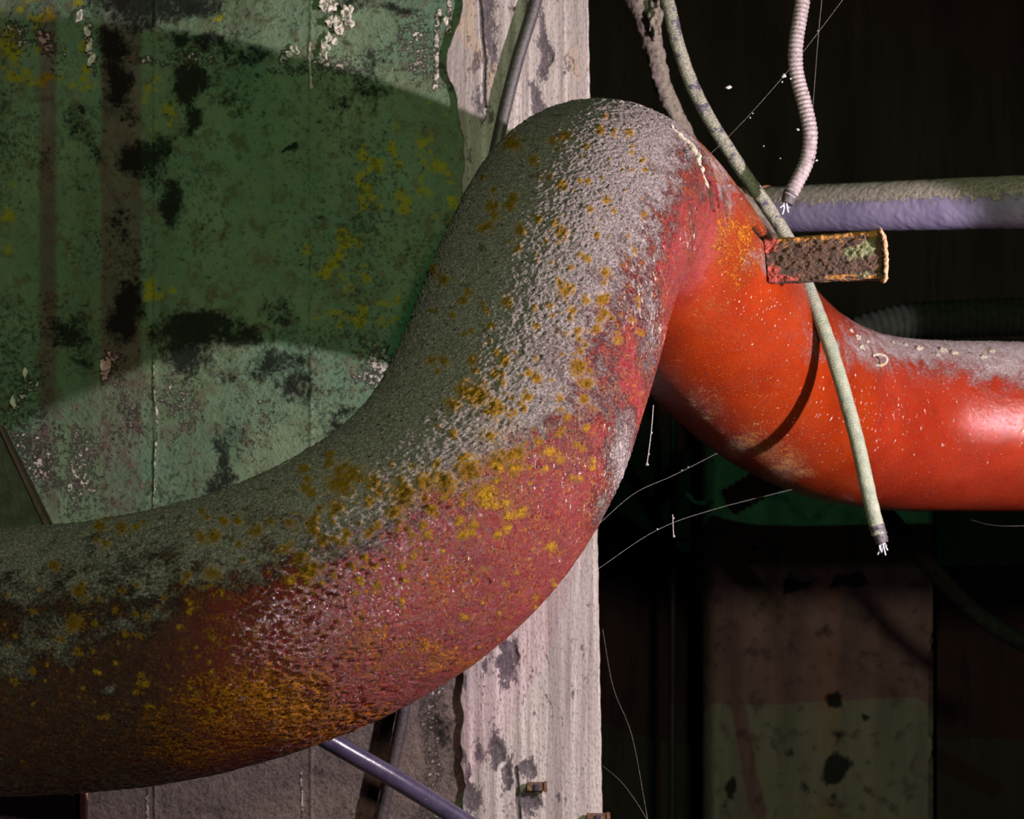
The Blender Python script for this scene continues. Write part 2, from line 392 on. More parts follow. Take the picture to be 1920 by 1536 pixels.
    for bx, by, br in spots:
        m = (np.abs(vx - bx) < br * 1.6) & (np.abs(vy - by) < br * 1.6); ii = vis[m]
        q = np.hypot(vx[m] - bx, vy[m] - by) / br * (.30 + 1.4 * lw[m])
        Lc[ii] = np.maximum(Lc[ii], .92 * np.clip(1.15 - q * .80, 0, 1))
    zone = blobs(xx, yy, [(900, 930, 150, 70, .50), (760, 930, 120, 50, .42), (1080, 820, 60, 80, .42), (960, 200, 200, 120, .2), (930, 820, 90, 60, .45)])
    Lc = np.where(front, np.maximum(Lc, zone), Lc)
    Lr = blobs(xx, yy, [(1465, 875, 45, 40, .62), (1420, 840, 60, 30, .5), (1310, 340, 30, 60, .5)])
    Lc = np.where(~front, np.maximum(Lc, Lr), Lc)
    # cracks in the coating of the arch
    K = np.zeros(len(V), np.float32)
    for pts, wd in (([(1312, 290), (1322, 320), (1334, 352), (1340, 392)], 4.5), ([(1262, 238), (1290, 262), (1312, 292)], 3), ([(1356, 350), (1362, 385), (1366, 410)], 2.2), ([(1418, 428), (1434, 446)], 5), ([(1283, 275), (1292, 300)], 2.5)):
        dd, _ = polydist(x, y, pts); K = np.maximum(K, np.where(facing > -.1, 1 - sm(dd, wd * .6, wd * 1.4), 0))
    S = np.where(front, blobs(x, y, [(1200, 520, 60, 160, .75), (1230, 620, 25, 90, .85), (1160, 870, 45, 110, .9), (1060, 900, 120, 150, .5), (800, 1080, 200, 80, .3), (1000, 780, 140, 90, .45), (1290, 440, 40, 70, .6)]),
                 blobs(x, y, [(1640, 780, 260, 120, .42), (1420, 560, 120, 90, .40), (1800, 690, 160, 40, .5)]))
    # real relief
    f1 = fbm(V, 48, 4, 21) - .5; f2 = fbm(V, 170, 3, 31); f3 = fbm(V, 330, 2, 41)
    h = .0022 * (fbm(V, 7, 2, 3) - .5) * 2
    h = h + D * (.0024 * np.clip(f2 - .45, 0, 1) * 2 + .0018 * f1 + .0034 * np.clip(f3 - .52, 0, 1) * 2)
    h = h + np.where(front, 1, .25) * R * (-.0085 * np.clip(.46 - f2, 0, 1) * 2 - .0060 * np.clip(.45 - f3, 0, 1) * 2 + .0018 * f1)
    h = h + .0011 * sm(Lc, .45, .8) * (.3 + f2)
    h = h - .010 * K
    dj, _ = polydist(x, y, [(1628, 620), (1640, 700), (1646, 800), (1636, 960)])
    h = h + np.where(front, 0, .0018 * np.exp(-(dj / 8) ** 2))
    V = V + Nn * h[:, None]
    o = mesh_np('red_pipe', V, grid_faces(ns, nt, True), M_PIPE, None,
                dict(far=sm(s.astype(float), kc - 20, kc + 70), left_shade=np.where(front, 1 - sm(x + wv * .3, 250, 470), 0), dust=D, lichen=Lc, rust=R, orange=O, crack=K, scuff=S))
    tag(o, 'thick red painted pipe arching over and back, crusted with grey dust and yellow lichen', 'pipe')
    return o, V, Nn, x, y, facing, front
pipe, PV, PN, PX, PY, PF, PFR = build_pipe()
PD = PV[:, 1]
def surf(px, py, rear=None):
    """nearest visible pipe point under a picture position, with its normal"""
    c = np.hypot(PX - px, PY - py) + np.where(PF > -.02, 0, 1e5) 
    if rear is not None: c = c + np.where(PFR == (not rear), 0, 1e5)
    k = np.nonzero(c < c.min() + 3)[0]; j = k[np.argmin(PD[k])]
    return Vector(PV[j]), Vector(PN[j])

# ------------------------------------------------------------------ wall and whitewashed pillar
WY = 3.62
def build_wall():
    x0, x1, z0, z1 = -1.5, (880 - 960) / F * WY, 0.0, 4.2
    # dense where it shows, two long strips above and below
    xs = np.linspace(x0, x1, 560)
    zs = np.r_[np.linspace(z0, CAMZ - 1.0, 12)[:-1], np.linspace(CAMZ - 1.0, CAMZ + 1.0, 620), np.linspace(CAMZ + 1.0, z1, 12)[1:]]
    X, Z = np.meshgrid(xs, zs); V = np.stack([X.ravel(), np.full(X.size, WY), Z.ravel()], 1)
    x, y = project(V)
    wv = (fbm(V, 11, 4, 5) - .5) * 90; wv2 = (fbm(V, 11, 4, 8) - .5) * 90; xx, yy = x + wv, y + wv2
    M = blobs(xx, yy, [(300, 5, 150, 45, .95), (220, 95, 45, 60, .95), (230, 160, 34, 60, .85), (345, 170, 30, 75, .98), (355, 230, 30, 30, .9), (275, 300, 55, 60, .95), (318, 380, 26, 55, .95), (205, 170, 26, 60, .6), (330, 80, 40, 25, .8), (395, 88, 60, 18, .75), (480, 88, 40, 20, .75), (150, 240, 45, 50, .62),
                       (165, 290, 30, 30, .6), (700, 150, 60, 70, .66), (640, 180, 50, 30, .55), (430, 190, 60, 40, .5), (220, 420, 30, 60, .55), (225, 590, 42, 70, .92), (380, 620, 100, 45, .96), (350, 660, 50, 40, .85), (450, 640, 60, 30, .8), (530, 680, 70, 45, .72), (130, 640, 70, 55, .72), (560, 730, 60, 40, .62), (520, 590, 50, 50, .6),
                       (405, 870, 32, 75, .75), (440, 820, 40, 40, .6), (440, 700, 40, 30, .62), (660, 20, 60, 22, .7), (740, 30, 60, 20, .75), (550, 300, 14, 10, .9), (590, 400, 16, 10, .75), (440, 430, 50, 60, .42), (380, 470, 60, 50, .42), (30, 700, 70, 60, .5), (50, 860, 60, 80, .55), (660, 780, 40, 20, .72), (640, 810, 24, 30, .7), (220, 790, 40, 120, .5),
                       (0, 270, 30, 30, .45), (650, 1340, 60, 40, .62), (820, 1370, 30, 70, .66), (600, 1450, 40, 30, .5), (400, 1500, 60, 30, .4), (60, 1520, 90, 40, .7)])
    M = np.maximum(np.minimum(M * 1.08, 1), .27)
    Wt = blobs(xx, yy, [(168, 85, 12, 60, .70), (40, 75, 26, 35, .55), (85, 75, 26, 45, .62), (100, 100, 16, 16, .5), (700, 680, 60, 50, .62), (290, 120, 40, 16, .55), (545, 100, 22, 22, .7), (560, 130, 90, 22, .42), (640, 130, 70, 40, .5), (370, 110, 90, 14, .45),
                        (205, 690, 26, 30, .72), (330, 760, 60, 110, .45), (50, 730, 22, 60, .56), (60, 860, 90, 100, .50), (150, 880, 60, 110, .50), (480, 800, 70, 110, .30), (740, 690, 14, 40, .72), (240, 760, 40, 160, .38), (780, 90, 60, 70, .45)])
    for pts, wd, st in (([(822, 20), (818, 90), (814, 165)], 6, .60), ([(843, 0), (842, 60)], 5, .62), ([(582, 80), (584, 165)], 3, .75), ([(288, 665), (293, 800), (290, 985)], 2.4, .62), ([(276, 1480), (274, 1540)], 3, .6), ([(566, 1450), (565, 1540)], 2.4, .62), ([(868, 60), (852, 165)], 10, .5), ([(818, 1280), (800, 1340), (812, 1440), (806, 1536)], 18, .42)):
        dd, _ = polydist(x + wv * .12, y, pts); Wt = np.maximum(Wt, st * (1 - sm(dd, wd * .7, wd * 1.5)))
    Wt = np.maximum(Wt, .12)
    Yl = blobs(xx, yy, [(680, 310, 34, 36, .70), (728, 285, 18, 34, .70), (655, 460, 24, 30, .72), (625, 515, 26, 26, .66), (760, 390, 22, 40, .62), (640, 500, 120, 130, .40), (150, 120, 30, 160, .45), (290, 200, 40, 60, .45), (40, 60, 90, 160, .45), (290, 570, 40, 30, .55), (680, 380, 120, 120, .36), (430, 10, 40, 30, .6), (20, 420, 60, 90, .3), (660, 590, 120, 60, .42), (820, 330, 40, 130, .45)])
    Gy = blobs(x, y, [(160, 820, 300, 120, .3)]); Gy = np.maximum(Gy, .95 * sm(y, 1180, 1300))  # green lamp's tint left out of the colour below the pipe
    rip = sm(np.abs((x % 291) - 3), 0, 3)
    h = .004 * (fbm(V, 9, 4, 2) - .5) + .0025 * (fbm(V, 55, 3, 3) - .5) - .004 * (M > .62) * fbm(V, 30, 3, 4) + .0045 * sm(Wt, .35, .8) * fbm(V, 80, 3, 6)
    jn = np.exp(-((x - 583 - wv * .02) / 3.0) ** 2) + np.exp(-((x - 291) / 3.0) ** 2)
    h = h + .003 * jn
    V[:, 1] -= h
    n = len(xs); m = len(zs)
    o = mesh_np('wall_left', V, grid_faces(m, n, False), M_WALL, None, dict(mould=M, white=Wt, yellow=Yl, brown=Wt * 0, grey=Gy))
    tag(o, kind='structure')
    bm = bmesh.new(); box_bm(bm, (x0, WY + .012, z0), (x1 - .005, WY + .22, z1))
    bo = bm_obj('wall_core', bm, M_WALL, o)
    return o
wall = build_wall()
def build_post():
    Y = 3.605
    def xr(z):   # right arris leans very slightly outwards towards the floor
        py = 768 - (z - CAMZ) / Y * F
        return (1103 + (py) / 1536 * 27 - 960) / F * Y
    zs = np.r_[np.linspace(0, CAMZ - 1, 12)[:-1], np.linspace(CAMZ - 1, CAMZ + 1, 700), np.linspace(CAMZ + 1, 4.2, 12)[1:]]
    us = np.linspace(0, 1, 150)
    edge = fbm(np.stack([zs * 0, zs * 0, zs], 1), 22, 4, 12) - .5; e2 = fbm(np.stack([zs * 0 + 3, zs * 0, zs], 1), 40, 3, 15) - .5
    XL = np.array([((866 - 26 * math.exp(-((768 - (z - CAMZ) / Y * F) - 120) ** 2 / 2 / 55 ** 2)) - 960) / F * Y for z in zs]) + edge * .022
    XR = np.array([xr(z) for z in zs]) + e2 * .0028
    X = XL[:, None] + (XR - XL)[:, None] * us[None]; Z = np.repeat(zs[:, None], len(us), 1)
    V = np.stack([X.ravel(), np.full(X.size, Y), Z.ravel()], 1); x, y = project(V)
    wv = (fbm(V, 16, 4, 5) - .5) * 60; xx = x + wv; yy = y + wv * 1.5
    Dk = blobs(xx, yy, [(925, 60, 22, 120, .66), (880, 110, 18, 60, .55), (1020, 100, 16, 90, .78), (1010, 200, 26, 60, .62), (1060, 140, 16, 60, .5), (1000, 20, 20, 40, .6), (960, 10, 10, 20, .7), (900, 200, 30, 60, .5),
                        (945, 1240, 26, 55, .85), (960, 1220, 16, 50, .8), (912, 1230, 10, 60, .6), (930, 1415, 16, 40, .90), (950, 1460, 14, 60, .78), (990, 1440, 24, 40, .72), (1000, 1510, 26, 40, .82), (885, 1500, 30, 50, .72), (870, 1260, 10, 60, .6),
                        (1000, 1340, 14, 16, .55), (1050, 1500, 10, 20, .65), (870, 1440, 14, 40, .7), (900, 1420, 30, 30, .55)])
    Dk = np.maximum(Dk, .28)
    for pts, wd in (([(902, 0), (906, 90), (910, 200)], 3), ([(968, 1440), (972, 1490), (974, 1536)], 3.5), ([(1024, 85), (1018, 110)], 4)):
        dd, _ = polydist(x + wv * .15, y, pts); Dk = np.maximum(Dk, 1.2 * (1 - sm(dd, wd * .6, wd * 1.3)))
    Bg = blobs(xx, yy, [(880, 60, 20, 90, .7), (922, 130, 12, 50, .8), (1000, 1150, 60, 120, .35), (1080, 130, 40, 160, .4)])
    h = .0025 * (fbm(V * np.array((1, 1, .06)), 60, 3, 3) - .5) + .002 * (fbm(V, 90, 3, 5) - .5) - .004 * sm(Dk, .5, .8)
    V[:, 1] -= h
    V3 = V.reshape(len(zs), len(us), 3)
    V3[:, -1, 1] += .004; V3[:, 0, 1] += .012      # eased arrises
    V2 = np.concatenate([V3, V3[:, -1:] * 0 + np.stack([XR, np.full(len(zs), Y + .10), zs], 1)[:, None]], 1)
    def ex(a): a = a.reshape(len(zs), len(us)); return np.concatenate([a, a[:, -1:]], 1).ravel()
    o = mesh_np('concrete_pillar', V2.reshape(-1, 3), grid_faces(len(zs), len(us) + 1, False), M_POST, None, dict(dark=ex(Dk), beige=ex(Bg)))
    tag(o, 'flaking whitewashed concrete pillar at the edge of the green wall', 'pillar', kind='structure')
    return o
post = build_post()

# ------------------------------------------------------------------ the dark room beyond
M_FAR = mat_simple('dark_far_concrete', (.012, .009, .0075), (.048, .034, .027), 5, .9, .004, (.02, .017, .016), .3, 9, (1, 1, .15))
def plane(name, corners, mat, thick=None):
    bm = bmesh.new(); vs = [bm.verts.new(c) for c in corners]; bm.faces.new(vs)
    o = bm_obj(name, bm, mat); tag(o, kind='structure'); return o
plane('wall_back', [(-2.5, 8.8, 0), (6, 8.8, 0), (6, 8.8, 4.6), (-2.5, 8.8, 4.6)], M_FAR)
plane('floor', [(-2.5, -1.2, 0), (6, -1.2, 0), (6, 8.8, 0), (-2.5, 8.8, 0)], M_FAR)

def mat_far_pier():
    g = Mat('far_pier_concrete'); st = g.scale((1, 1, .12)); n1 = g.noise(9, 4, .6, 0, st); n2 = g.noise(14, 5)
    col = g.mix(n1, (.11, .095, .075), (.23, .20, .165))
    col = g.mix(g.thr(n2, .30, .15), col, (.10, .085, .07))
    sep = g.n.new('ShaderNodeSeparateXYZ'); g.t.links.new(g.pos, sep.inputs[0])
    sx = g.mt('ABSOLUTE', g.mt('SUBTRACT', sep.outputs[0], 1.33))
    stain = g.mt('MULTIPLY', g.rng(sx, .0, .07, 1, 0), g.rng(g.noise(6, 4), .2, .8))
    stain = g.mt('MAXIMUM', stain, 0)
    col = g.mix(g.mt('MULTIPLY', stain, .6), col, (.26, .14, .05))
    M = g.attr('mould'); col = g.mix(g.thr(n2, M, .15), col, (.008, .008, .007))
    return g.done(col, .9, g.bump(n2, .004))
def build_pier():
    Y = 7.2; x0 = (1340 - 960) / F * Y; x1 = (1760 - 960) / F * Y; top = CAMZ - (770 - 768) / F * Y
    xs = np.linspace(x0, x1, 120); zs = np.linspace(0, top, 260)
    X, Z = np.meshgrid(xs, zs); V = np.stack([X.ravel(), np.full(X.size, Y), Z.ravel()], 1); x, y = project(V)
    wv = (fbm(V, 6, 3, 5) - .5) * 30; xx = x + wv; yy = y + wv
    M = blobs(xx, yy, [(1482, 1095, 24, 18, 1), (1590, 1085, 40, 14, .95), (1560, 1308, 18, 16, 1), (1565, 1440, 26, 40, 1), (1372, 1478, 14, 28, .95), (1410, 1025, 8, 8, .9), (1490, 1018, 8, 8, .9), (1520, 1480, 20, 20, .6), (1612, 1340, 12, 12, .7), (1480, 1410, 16, 16, .5)])
    V[:, 1] -= .006 * (fbm(V, 5, 3, 2) - .5) * (1 - sm(V[:, 0], x1 - .1, x1 - .03))
    V3 = V.reshape(len(zs), len(xs), 3); back = V3[:, -1:].copy(); back[..., 1] += .45; lb = V3[:, :1].copy(); lb[..., 1] += .45
    cham = V3[:, -1:].copy(); V3[:, -1, 0] -= .045; cham[..., 1] += .045; cham[..., 0] += 0
    V4 = np.concatenate([lb, V3, cham, back], 1); Mm = M.reshape(len(zs), -1)
    Mm = np.concatenate([Mm[:, :1] * 0, Mm, Mm[:, -1:] * 0, Mm[:, -1:] * 0], 1)
    o = mesh_np('concrete_pier', V4.reshape(-1, 3), grid_faces(len(zs), V4.shape[1], False), mat_far_pier(), None, dict(mould=Mm.ravel()), smooth=False)
    bm = bmesh.new(); box_bm(bm, (x0 - .02, Y - .02, top), (x1 + .02, Y + .47, top + .05), .006); bm_obj('pier_cap', bm, M_FAR, o)
    tag(o, 'blurred stained concrete pier standing behind the far pipe', 'pier', kind='structure')
build_pier()

# ------------------------------------------------------------------ cables and small pipes
def WP(l): return [Wp(*p) for p in l]
M_BLACK = mat_simple('dark_rubber', (.016, .012, .013), (.045, .036, .036), 120, .55, .0006, (.14, .12, .10), .12, 160)
M_TUBE = mat_simple('violet_black_plastic', (.022, .018, .036), (.040, .034, .060), 40, .24, .0003, (.22, .19, .17), .10, 260, spec=.7)
M_CRUST = mat_simple('dirt_crusted_hose', (.07, .058, .045), (.22, .18, .145), 70, .9, .004, (.05, .04, .035), .22, 140)
M_GREY = mat_simple('weathered_grey_cable', (.17, .165, .13), (.36, .34, .28), 110, .7, .0015, (.09, .08, .15), .22, 22)
M_GREYG = mat_simple('greenish_grey_cable', (.13, .145, .105), (.22, .22, .165), 60, .55, .0006, (.10, .10, .08), .12, 200)
def mat_cutcable():
    g = Mat('pale_grey_cable'); n1 = g.noise(60, 5); n2 = g.noise(34, 5, .65, .4); n3 = g.noise(240, 4, .7)
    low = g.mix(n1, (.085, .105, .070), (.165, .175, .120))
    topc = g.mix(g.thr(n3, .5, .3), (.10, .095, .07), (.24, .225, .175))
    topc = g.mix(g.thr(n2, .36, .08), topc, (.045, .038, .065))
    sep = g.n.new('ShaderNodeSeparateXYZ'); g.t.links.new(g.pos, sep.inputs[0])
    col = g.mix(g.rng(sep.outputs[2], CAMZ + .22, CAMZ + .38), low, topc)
    return g.done(col, .6, g.bump(n3, .0012))
M_GREYG = mat_cutcable()
M_FLEX = mat_simple('ribbed_conduit', (.11, .085, .085), (.22, .175, .175), 90, .6, .0008, (.10, .08, .08), .2, 120)
M_GALV = None
M_TAPE = mat_simple('black_tape', (.015, .012, .014), (.05, .04, .045), 150, .6, .001)
M_WIRE = mat_simple('frayed_wire', (.22, .21, .24), (.5, .5, .56), 400, .3, .0005, metal=.6)
M_DKGRN = mat_simple('dark_green_hose', (.006, .007, .006), (.015, .017, .013), 40, .9, .001, (.022, .022, .014), .12, 90, spec=.08)
M_BLKP = mat_simple('near_black_paint', (.004, .005, .005), (.012, .014, .013), 40, .6, .001)
M_CHIP = mat_simple('old_paint_chip', (.10, .08, .06), (.30, .26, .20), 200, .85, .001, (.45, .24, .05), .15, 90)
M_WEB = mat_simple('cobweb', (.16, .14, .14), (.4, .36, .36), 200, .8, .0002)

def mat_galv():
    g = Mat('lilac_grey_pipe'); n1 = g.noise(10, 5); n3 = g.noise(110, 5, .7); n2 = g.noise(38, 5, .65)
    sep = g.n.new('ShaderNodeSeparateXYZ'); g.t.links.new(g.nrm, sep.inputs[0])
    col = g.mix(n1, (.17, .145, .26), (.30, .26, .40))
    up = g.rng(sep.outputs[2], -.35, .55, -.1, 1.0)
    m = g.thr(g.mt('ADD', g.mt('MULTIPLY', n3, .5), g.mt('MULTIPLY', n2, .5)), up, .1)
    col = g.mix(m, col, g.mix(n3, (.10, .085, .07), (.66, .58, .48)))
    col = g.mix(g.thr(n2, .06, .06), col, (.20, .05, .03))
    return g.done(col, g.mix(m, (.45,) * 3, (.9,) * 3), g.bump(g.mt('MULTIPLY', m, n3), .006), metal=0)
M_GALV = mat_galv()
M_RUST = mat_simple('brown_rust', (.035, .018, .012), (.16, .075, .035), 120, .85, .003, (.34, .15, .03), .22, 70, det=7)

# leaning cable behind the arch, close to the whitewashed pillar
tag(tube('hanging_cable', WP([(1030, -110, 3.590), (1005, 0, 3.590), (970, 115, 3.590), (938, 245, 3.590), (905, 420, 3.590), (862, 700, 3.590), (805, 1050, 3.590), (757, 1330, 3.588), (737, 1430, 3.588), (712, 1545, 3.588), (690, 1640, 3.588)]),
         .0135, M_BLACK, nt=24, ridge=.0003, pitch=.007), 'dark leaning cable against the whitewashed pillar, passing behind the red arch', 'cable')
tag(tube('plastic_tube', WP([(430, 1270, 3.08), (520, 1328, 3.12), (615, 1388, 3.17), (740, 1460, 3.23), (862, 1536, 3.3), (1000, 1625, 3.36)]), .0182, M_TUBE, nt=36),
    'glossy violet-black tube slanting down from under the red pipe', 'tube')
tag(tube('crusted_hose', WP([(1150, -110, 4.0), (1190, -10, 4.0), (1222, 75, 4.0), (1243, 160, 4.02), (1268, 215, 4.05), (1300, 275, 4.1), (1360, 345, 4.15), (1415, 395, 4.2), (1462, 440, 4.2), (1520, 520, 4.2)]),
         lambda u: .030 - .013 * min(1, u * 1.9), M_CRUST, nt=40, rough=.006, rscale=55, seed=3), 'thick dirt-crusted hose hanging behind the top of the arch', 'hose')
bm = bmesh.new()
kn = bmesh.ops.create_icosphere(bm, subdivisions=4, radius=1)['verts']
kp = Wp(1228, 38, 3.97)
for v in kn:
    h = 1 + .3 * math.sin(v.co.x * 7 + 2) * math.sin(v.co.z * 6) + .18 * math.sin(v.co.y * 13 + v.co.z * 11)
    v.co = kp + Vector((v.co.x * .016 * h, v.co.y * .02 * h, v.co.z * .04 * h))
crust_hose = bpy.data.objects['crusted_hose']
bm_obj('dirt_clump', bm, M_CRUST, crust_hose, True)

def fray(parent, at, d, n, r, ln, seed):
    rr = random.Random(seed)
    for k in range(n):
        e = Vector((rr.uniform(-1, 1), rr.uniform(-1, 1), rr.uniform(-1, .2))) * ln * .45 + Vector(d) * ln * rr.uniform(.5, 1.1)
        st = at + Vector((rr.uniform(-1, 1), rr.uniform(-1, 1), 0)) * .005
        tube('wire_strand', [st, st + e * .5 + Vector((rr.uniform(-1, 1), 0, 0)) * .003, st + e], r, M_WIRE, parent, nt=8, step=.0015, it=1)
# cut cable that hangs in front of the far leg and casts a curved shadow on it
cb = tube('cut_cable', WP([(1205, -120, 3.62), (1248, -10, 3.6), (1270, 80, 3.58), (1300, 165, 3.57), (1340, 240, 3.55), (1398, 330, 3.52), (1440, 390, 3.50), (1480, 455, 3.47), (1513, 535, 3.44), (1553, 640, 3.40), (1585, 745, 3.36), (1610, 840, 3.32), (1632, 940, 3.29), (1648, 1003, 3.28)]),
          .0142, M_GREYG, nt=36, step=.0016, ridge=.0006, pitch=.0062, rough=.0010, rscale=60)
tag(cb, 'long pale grey cable with frayed end crossing in front of the far red leg', 'cable')
tube('tape_tip', WP([(1643, 985, 3.282), (1650, 1004, 3.28), (1654, 1018, 3.28)]), lambda u: .0158 - .004 * u, M_TAPE, cb, nt=24, step=.001, rough=.002, rscale=200, it=2)
fray(cb, Wp(1654, 1014, 3.28), (.1, 0, -1), 9, .0016, .022, 5)
cc = tube('ribbed_cable', WP([(1520, -110, 3.45), (1506, -5, 3.45), (1492, 85, 3.44), (1494, 140, 3.44), (1508, 195, 3.43), (1519, 250, 3.42), (1513, 300, 3.42), (1495, 340, 3.41), (1480, 368, 3.41)]),
          .0145, M_FLEX, nt=32, step=.0009, ridge=.0022, pitch=.0092, rough=.0006)
tag(cc, 'short ribbed cable hanging in an S curve above the rusty bracket', 'cable')
tube('tape_tip', WP([(1484, 360, 3.41), (1479, 372, 3.41), (1475, 381, 3.41)]), lambda u: .0158 - .003 * u, M_TAPE, cc, nt=24, step=.001, rough=.002, rscale=200, it=2)
fray(cc, Wp(1474, 379, 3.41), (-.15, 0, -1), 8, .0018, .018, 9)

# lilac pipe behind
gp = tube('grey_pipe', WP([(1395, 396, 4.86), (1500, 391, 4.66), (1700, 385, 4.32), (1920, 379, 4.0), (2250, 370, 3.6)]), .0625, M_GALV, nt=90, step=.004, rough=.0016, rscale=70)
tag(gp, 'dusty lilac-grey pipe running behind the rusty bracket', 'pipe')
tube('rusty_collar', WP([(1330, 399, 4.98), (1380, 397, 4.89), (1440, 394, 4.77)]), .068, mat_simple('collar_rust', (.10, .04, .02), (.34, .15, .07), 90, .85, .002), gp, nt=60, step=.004, rough=.003, rscale=60)
tag(tube('corrugated_hose', WP([(1470, 700, 4.62), (1590, 632, 4.6), (1690, 604, 4.6), (1800, 598, 4.6), (1960, 592, 4.6), (2200, 585, 4.6)]), lambda u: .036 + .014 * min(1, u * 2.4), M_DKGRN, nt=48, step=.0024, ridge=.007, pitch=.020),
    'dark corrugated hose lying behind the far end of the red pipe', 'hose')
tag(tube('dark_cable', WP([(1590, 870, 5.1), (1645, 945, 5.1), (1705, 1015, 5.15), (1770, 1092, 5.2), (1850, 1165, 5.2), (1980, 1240, 5.2)]), .027, M_DKGRN, nt=24),
    'out-of-focus dark cable sagging below the far red pipe', 'cable')
tag(tube('thin_conduit', WP([(1262, 700, 7.4), (1262, 960, 7.4), (1261, 1300, 7.4), (1260, 1700, 7.4)]), .016, M_BLKP, nt=16, step=.02),
    'thin dark upright conduit in the gap left of the concrete pier', 'conduit')
tag(tube('rag_scrap', WP([(1256, 948, 7.385), (1276, 932, 7.37), (1292, 928, 7.37), (1302, 942, 7.36), (1326, 943, 7.34), (1342, 941, 7.22)]), .009, mat_simple('teal_rag', (.03, .09, .10), (.07, .17, .16), 60, .9, .001), nt=14, rough=.005, rscale=40),
    'small teal scrap hooked beside the concrete pier', 'rag')
# two unseen cables added in the green lamp's beam to cast the wall stripes
for px_, r_, nm in ((90, .0058, 'left'), (228, .0142, 'right')):
    wx = (px_ - 960) / F * WY; t_ = (1.2 - GRN.y) / (WY - GRN.y); ox = GRN.x + (wx - GRN.x) * t_
    o = tube('gobo_cable', [(ox, 1.2, CAMZ + .57), (ox, 1.2, CAMZ + .9), (ox + .004, 1.2, CAMZ + 2.2)], r_, M_BLACK, nt=16, step=.02)
    tag(o, '%s black cable added out of view to cast a stripe on the wall' % ('thin' if nm == 'left' else 'thick'), 'cable')

# ------------------------------------------------------------------ rusty bracket
def mat_bracket():
    g = Mat('rusted_bracket_steel'); n1 = g.noise(90, 6, .7, .5, g.scale((.5, 1, 1))); n2 = g.noise(28, 5); n3 = g.noise(260, 4, .7)
    col = g.mix(n1, (.010, .006, .004), (.10, .042, .017))
    up = g.attr('top'); gr = g.attr('moss'); rd = g.attr('red')
    col = g.mix(g.thr(n1, up, .12), col, (.36, .15, .02))
    col = g.mix(g.thr(n2, gr, .12), col, g.mix(n3, (.10, .10, .03), (.17, .18, .09)))
    col = g.mix(g.thr(n1, rd, .15), col, (.36, .05, .035))
    col = g.mix(g.thr(n3, .10, .08), col, (.62, .42, .20))
    h = g.mt('ADD', g.mt('MULTIPLY', n1, .7), g.mt('MULTIPLY', n3, .3))
    return g.done(col, .8, g.bump(h, .006))
def build_bracket():
    pL, _ = surf(1446, 490, True); yl = min(pL.y - .012, 3.42); yr = yl - .12
    # cross-section (depth offset, picture row) swept from left to right: top flange, curved face, bottom flange
    prof = [(.050, 0.02), (.030, -.01), (.006, .0), (-.002, .03)] + [(-.002 + .006 * math.sin(math.pi * t) * -1, .05 + .90 * t) for t in np.linspace(0, 1, 60)] + [(.004, .97), (.02, 1.0), (.045, .99)]
    nu = 150; V = []; up = []; gr = []; rd = []
    for i in range(nu):
        u = i / (nu - 1); Y = yl + (yr - yl) * u
        for k, (dy, v) in enumerate(prof):
            x = 1437 + (1652 - 1437) * u + (10 * (v - .5) if u < .08 else 0) * (1 - u / .08)
            top = 449 - 17 * u; bot = 533 - 7 * u
            V.append(Wp(x, top + (bot - top) * v, Y + dy)); up.append(.60 * max(0, 1 - v / .25) + .12 + (.35 if v > .85 and u > .5 else 0))
            gr.append(1.0 * math.exp(-((u - .80) / .20) ** 2 - ((v - .38) / .17) ** 2) + .5 * math.exp(-((u - .85) / .1) ** 2 - ((v - .85) / .1) ** 2))
            rd.append(.8 * math.exp(-((u - .02) / .09) ** 2) * (1 if v < .3 or v > .6 else .35) + .5 * math.exp(-((u - .2) / .12) ** 2 - ((v - .9) / .15) ** 2))
    V = np.array([tuple(v) for v in V]); n = fbm(V, 90, 4, 3) - .5; n2 = fbm(V, 260, 2, 7) - .5
    V[:, 1] -= .010 * n + .005 * n2; V[:, 2] += .004 * n; V[:, 0] += .003 * n2
    o = mesh_np('rusty_bracket', V, grid_faces(nu, len(prof), False), mat_bracket(), None, dict(top=np.array(up), moss=np.array(gr), red=np.array(rd)))
    sl = o.modifiers.new('thickness', 'SOLIDIFY'); sl.thickness = .006; sl.offset = -1
    tag(o, 'rust-eaten steel bracket with green flaking paint, sticking out right of the far leg', 'bracket')
    tube('end_lip', [Wp(1649, 430, yr + .02), Wp(1651, 433, yr - .004), Wp(1658, 446, yr - .012), Wp(1661, 480, yr - .012), Wp(1660, 522, yr - .008), Wp(1654, 527, yr + .01)], .0042, mat_simple('orange_rust_lip', (.14, .055, .02), (.36, .20, .11), 160, .85, .002), o, nt=14, step=.0012, rough=.003, rscale=150, it=6)
build_bracket()

# ------------------------------------------------------------------ plates at the left
def prism(name, poly, Y, th, mat, parent=None, bev=.002):
    bm = bmesh.new(); a = [bm.verts.new(Wp(x, y, Y)) for x, y in poly]; b = [bm.verts.new(v.co + Vector((0, th, 0))) for v in a]
    bm.faces.new(a); bm.faces.new(b[::-1]); n = len(a)
    for i in range(n): bm.faces.new([a[i], a[(i + 1) % n], b[(i + 1) % n], b[i]])
    bmesh.ops.bevel(bm, geom=bm.edges[:], offset=bev, segments=2, affect='EDGES')
    return bm_obj(name, bm, mat, parent)
M_MOSSP = mat_simple('mossy_black_steel', (.008, .008, .006), (.030, .034, .018), 40, .9, .004, (.06, .08, .03), .22, 30)
M_EDGE = mat_simple('brown_steel_edge', (.018, .008, .006), (.05, .022, .016), 60, .8, .001)
pl = prism('steel_plate', [(-160, 520), (-2, 812), (86, 992), (60, 1012), (-160, 1012)], 2.60, .012, M_MOSSP)
tag(pl, 'dark mossy triangular steel plate leaning on the pipe at the left edge', 'plate')
